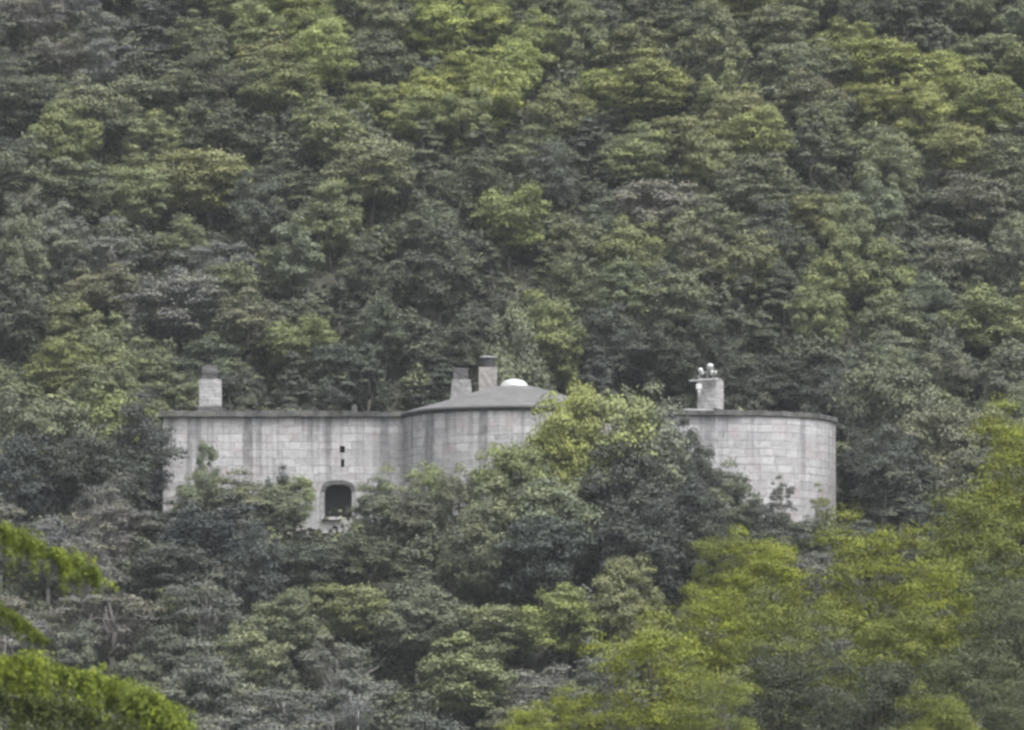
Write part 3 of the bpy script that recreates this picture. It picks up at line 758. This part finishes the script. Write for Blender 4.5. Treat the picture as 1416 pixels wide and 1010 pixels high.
# ------------------------------------------------------------------ the close drooping cedar at the left edge
def needle_bough(path, spread, droop, n, leaf, root, col):
    """a limb with drooping needle-covered sprays; path in world points"""
    org = Vector(root.location)
    bm = bmesh.new()
    for i in range(len(path) - 1): tube(bm, path[i] - org, path[i + 1] - org, .05 * (1 - i / len(path)) + .012, .05 * (1 - (i + 1) / len(path)) + .012, 6)
    limb = link('branch', bm_mesh('branch', bm, True), root, M_BARK)
    pa = np.array([tuple(p - org) for p in path]); L = np.linspace(0, 1, len(pa))
    C, NN, T, E = [], [], [], []
    nsp = int(n / 110)
    tuft = np.sort(rng.uniform(0, 1, 44)); tk = rng.uniform(.25, 1.0, 44) ** 1.6 * 1.6; tt = rng.uniform(.18, .66, 44)
    for k in range(nsp):
        q = rng.integers(44); t = float(np.clip(tuft[q] + rng.normal(0, .022), 0, 1))
        b = np.array([np.interp(t, L, pa[:, j]) for j in range(3)])
        ln = spread * tk[q] * rng.uniform(.3, 1.1) * (1 - .5 * t)
        dirv = np.array([rng.normal(.35, .45), rng.choice((-1, 1)) * rng.uniform(.2, 1.0), 0.0]); dirv /= np.linalg.norm(dirv)
        up = rng.uniform(-.2, .8); dr = droop * tk[q] * rng.uniform(.15, 1.1)
        m = 110; s = np.sort(rng.uniform(0, 1, m))
        strand = rng.integers(0, 6, m); so = rng.uniform(0, 1, 6)[strand]; hl = (rng.uniform(.2, 1, 6) * dr)[strand]
        ish = rng.uniform(size=m) < .6
        s = np.where(ish, so, s); hang = np.where(ish, rng.uniform(0, 1, m) * hl, 0)
        p = b + dirv * (s * ln)[:, None] + np.array([0, 0, 1]) * (ln * (up * s - .75 * s ** 2) - hang)[:, None]
        p += rng.normal(0, .045, (m, 3)); C.append(p)
        NN.append(np.array([0, -.3, .75]) + .7 * rng.normal(size=(m, 3)))
        E.append(np.where(ish[:, None], np.array([0, 0, -1.0]), dirv + np.array([0, 0, -.35])))
        T.append(np.clip(tt[q] + .16 * rng.normal(size=m) + rng.normal(0, .1), 0, 1))
    C, NN, T, E = map(np.concatenate, (C, NN, T, E))
    f = link('needles', leaves_mesh('needles', C, NN, leaf * rng.uniform(.6, 1.4, len(C)), T, .30, E), limb, M_NEEDLE)
    f.color = (*col, 1)
    return limb
CY = 150.0
ced = empty('cedar_tree', (PX(-260, CY), CY, -2.0)); tag(ced, 'close cedar with drooping bright green boughs reaching in at the left edge', 'tree')
bm = bmesh.new(); tube(bm, (0, 0, -.5), (0.1, 0, 7), .34, .26, 12); tube(bm, (0.1, 0, 7), (0, 0, 15), .26, .05, 12)
link('trunk', bm_mesh('trunk', bm, True), ced, M_BARK)
CCOL = (0.122, 0.160, 0.016)
def pth(l): return [P(px, py, CY + dy) for px, py, dy in l]
needle_bough(pth([(-255, 960, 0), (-120, 925, 0), (0, 916, 0), (60, 922, 0), (130, 938, 0), (200, 966, 0), (250, 1000, 0), (282, 1040, 0)]), 1.3, 2.6, 60000, .11, ced, CCOL)
needle_bough(pth([(-255, 935, -1), (-120, 930, -1), (0, 960, -1), (120, 985, -1), (200, 1030, -1), (240, 1080, -1)]), 1.2, 1.6, 36000, .11, ced, tuple(.36 * c for c in CCOL))  # needle colour darkened to paint shaded gaps inside the cedar
needle_bough(pth([(-255, 700, 1), (-120, 700, .5), (-40, 716, .2), (20, 742, 0), (70, 762, 0), (108, 778, 0), (136, 800, 0)]), .80, .75, 30000, .09, ced, CCOL)
needle_bough(pth([(-255, 820, 1), (-120, 815, .5), (-30, 832, .2), (20, 852, 0), (58, 886, 0)]), .65, .65, 18000, .09, ced, tuple(.85 * c for c in CCOL))

# ------------------------------------------------------------------ undergrowth between the trees
def undergrowth():
    C, NN, T = [], [], []
    for k in range(6200):
        y = rng.uniform(352, 494); x = rng.uniform(-45, 45)
        if XL - .6 < x < XE + RE + .6 and 396 < y < 413.5: continue
        if (x - XC) ** 2 + (y - YC) ** 2 < (RC + .9) ** 2: continue
        r = rng.uniform(.7, 1.5); m = 110
        d = unit(rng.normal(size=(m, 3))); d[:, 2] = abs(d[:, 2])
        xx, yy = x + d[:, 0] * r, y + d[:, 1] * r
        C.append(np.stack([xx, yy, ground(xx, yy) + d[:, 2] * r * rng.uniform(.5, 1.7)], 1)); NN.append(d + .6 * rng.normal(size=(m, 3)))
        T.append(np.full(m, rng.uniform(.05, .75)) + .15 * rng.normal(size=m))
    C, NN, T = map(np.concatenate, (C, NN, T))
    o = link('undergrowth', leaves_mesh('undergrowth', C, NN, 0.34 * rng.uniform(.6, 1.4, len(C)), T), None, M_LEAF)
    o.color = (.060, .066, .042, 1)
    tag(o, 'low scrub covering the hillside between the trees', 'undergrowth', None, 'stuff')
undergrowth()

# ------------------------------------------------------------------ past the 300 that show largest: one woodland
small = []
for it in range(9000):
    x = rr.uniform(XA, XB); y = rr.uniform(YA, YB)
    if abs(x) > 0.0823 * y + 1.5: continue
    if XL - 1.5 < x < XE + RE + 2.5 and 388 < y < 413: continue
    s = rr.uniform(.75, 1.0)
    if any((x - a) ** 2 + (y - b) ** 2 < (s + c * .92) ** 2 for a, b, c in placed): continue
    placed.append((x, y, s)); small.append((x, y, s * rr.uniform(3.0, 4.2), rr.uniform(2.4, 4.4)))
bpy.context.view_layer.update()
dg = bpy.context.evaluated_depsgraph_get(); hits = {}
for py in range(4, 1010, 11):
    for px in range(4, 1416, 11):
        ok, _, _, _, ob, _ = S.ray_cast(dg, Vector((0, 0, 0)), P(px, py, 1.0).normalized())
        if ok and ob.parent: hits[ob.parent.name] = hits.get(ob.parent.name, 0) + 1
broad = [t for t in TREES if t['root'].name.startswith('broadleaf')]
broad.sort(key=lambda t: -(hits.get(t['root'].name, 0) + (100 if t['label'] else 0)))
drop = broad[268:] + [t for t in TREES if not t['root'].name.startswith('broadleaf') and hits.get(t['root'].name, 0) < 1]
wood = [(t['x'], t['Y'], t['W'], t['H']) for t in drop] + [(x, y, W, H) for x, y, W, H in small]
for t in drop:
    TREES.remove(t)
    for ch in list(t['root'].children): bpy.data.objects.remove(ch)
    bpy.data.objects.remove(t['root'])
def woodland():
    LOW = []
    for k in ('round', 'layer', 'round', 'tall'):
        me, _ = crown(k, 3000, .36); co = np.empty(len(me.vertices) * 3, np.float32); me.vertices.foreach_get('co', co)
        ti = np.empty(len(me.polygons), np.float32); me.attributes['tint'].data.foreach_get('value', ti)
        LOW.append((co.reshape(-1, 3), ti)); bpy.data.meshes.remove(me)
    V, T = [], []
    for x, y, W, H in wood:
        co, ti = LOW[rng.integers(4)]; a = rng.uniform(0, 6.28); c_, s_ = math.cos(a), math.sin(a)
        X = (co[:, 0] * c_ - co[:, 1] * s_) * W / 5 + x; Yv = (co[:, 0] * s_ + co[:, 1] * c_) * W / 5 + y
        V.append(np.stack([X, Yv, co[:, 2] * H / 6 + ground(x, y).item()], 1)); T.append(np.clip(ti * rng.uniform(.5, 1.2) + rng.uniform(-.12, .12), 0, 1))
    V, T = np.concatenate(V), np.concatenate(T); n = len(T)
    me = bpy.data.meshes.new('woodland'); me.vertices.add(4 * n); me.vertices.foreach_set('co', V.astype(np.float32).ravel())
    me.loops.add(4 * n); me.loops.foreach_set('vertex_index', np.arange(4 * n, dtype=np.int32))
    me.polygons.add(n); me.polygons.foreach_set('loop_start', np.arange(0, 4 * n, 4, dtype=np.int32))
    me.attributes.new('tint', 'FLOAT', 'FACE').data.foreach_set('value', T.astype(np.float32)); me.update(calc_edges=True)
    o = link('woodland', me, None, M_LEAF); o.color = (*(0.65 * np.array(PAL['M']) + 0.35 * np.array(PAL['D'])), 1)
    tag(o, 'smaller trees and saplings filling the wood between the larger trees', 'woodland', None, 'stuff')
woodland()
print('WOOD', len(drop), len(small))

# ------------------------------------------------------------------ labels for the trees on the slopes: colour, form and where they stand
def col_name(px, below):
    tab = ([(140, 'at the left edge'), (270, 'left of the first chimney'), (400, 'above the left chimney'), (520, 'above the straight wing'), (640, 'left of the tower roof'), (760, 'above the round tower'), (890, 'right of the white dome'), (1030, 'above the floodlights'), (1170, 'above the rounded wing'), (1300, 'right of the fort'), (9999, 'at the right edge')] if not below else
           [(130, 'at the left edge'), (260, 'near the left edge'), (400, 'below the left chimney'), (520, 'below the arched opening'), (640, 'below the tower corner'), (780, 'below the round tower'), (920, 'below the tall central tree'), (1060, 'below the floodlights'), (1200, 'below the rounded wing'), (9999, 'at the right edge')])
    return next(n for lim, n in tab if px < lim)
def band_name(py, below):
    tab = ([(70, 'topmost on the hillside'), (150, 'high on the hillside'), (230, 'on the upper hillside'), (310, 'halfway up the hillside'), (400, 'low on the hillside'), (9999, 'just behind the fort')] if not below else
           [(760, 'just below the fort'), (840, 'lower on the slope'), (920, 'far down the slope'), (9999, 'at the bottom')])
    return next(n for lim, n in tab if py < lim)
cells = {}
for t in TREES:
    if t['label']: continue
    below = t['Y'] < 397
    lab = f"{WORD[t['col']]} {FORM[t['kind']]} tree {band_name(t['py'], below)} {col_name(t['px'], below)}"
    cells.setdefault(lab, []).append(t)
ORD = {2: ['left one', 'right one'], 3: ['leftmost', 'middle one', 'rightmost']}
for lab, ts in cells.items():
    ts.sort(key=lambda t: t['px'])
    for i, t in enumerate(ts):
        l = lab
        if len(ts) > 1:
            o = ORD.get(len(ts)); l += ', ' + (o[i] if o else ('leftmost', 'second from left', 'third from left', 'fourth from left', 'fifth from left', 'sixth from left')[min(i, 5)])
        tag(t['root'], l, 'tree', t['group'])
print('TREES', len(TREES), 'auto', len(auto))

# ------------------------------------------------------------------ the hazy air
if HAZE:
    m = bpy.data.materials.new('haze_air'); m.use_nodes = True; nt = m.node_tree
    nt.nodes.remove(nt.nodes['Principled BSDF'])
    v = N(nt, 'ShaderNodeVolumePrincipled'); v.inputs['Color'].default_value = (0.78, 0.83, 0.90, 1); v.inputs['Density'].default_value = HAZE
    nt.links.new(v.outputs[0], nt.nodes['Material Output'].inputs['Volume'])
    bm = bmesh.new(); bmesh.ops.create_cube(bm, size=1)
    zlo, zhi = -4.0, 300.0
    for q in bm.verts: q.co = (q.co.x * 2000, 350 + q.co.y * 1400, zlo + (q.co.z + .5) * (zhi - zlo))
    o = link('haze', bm_mesh('haze', bm), None, m); tag(o, 'thin pale haze in the air over the whole valley', 'haze', None, 'stuff')
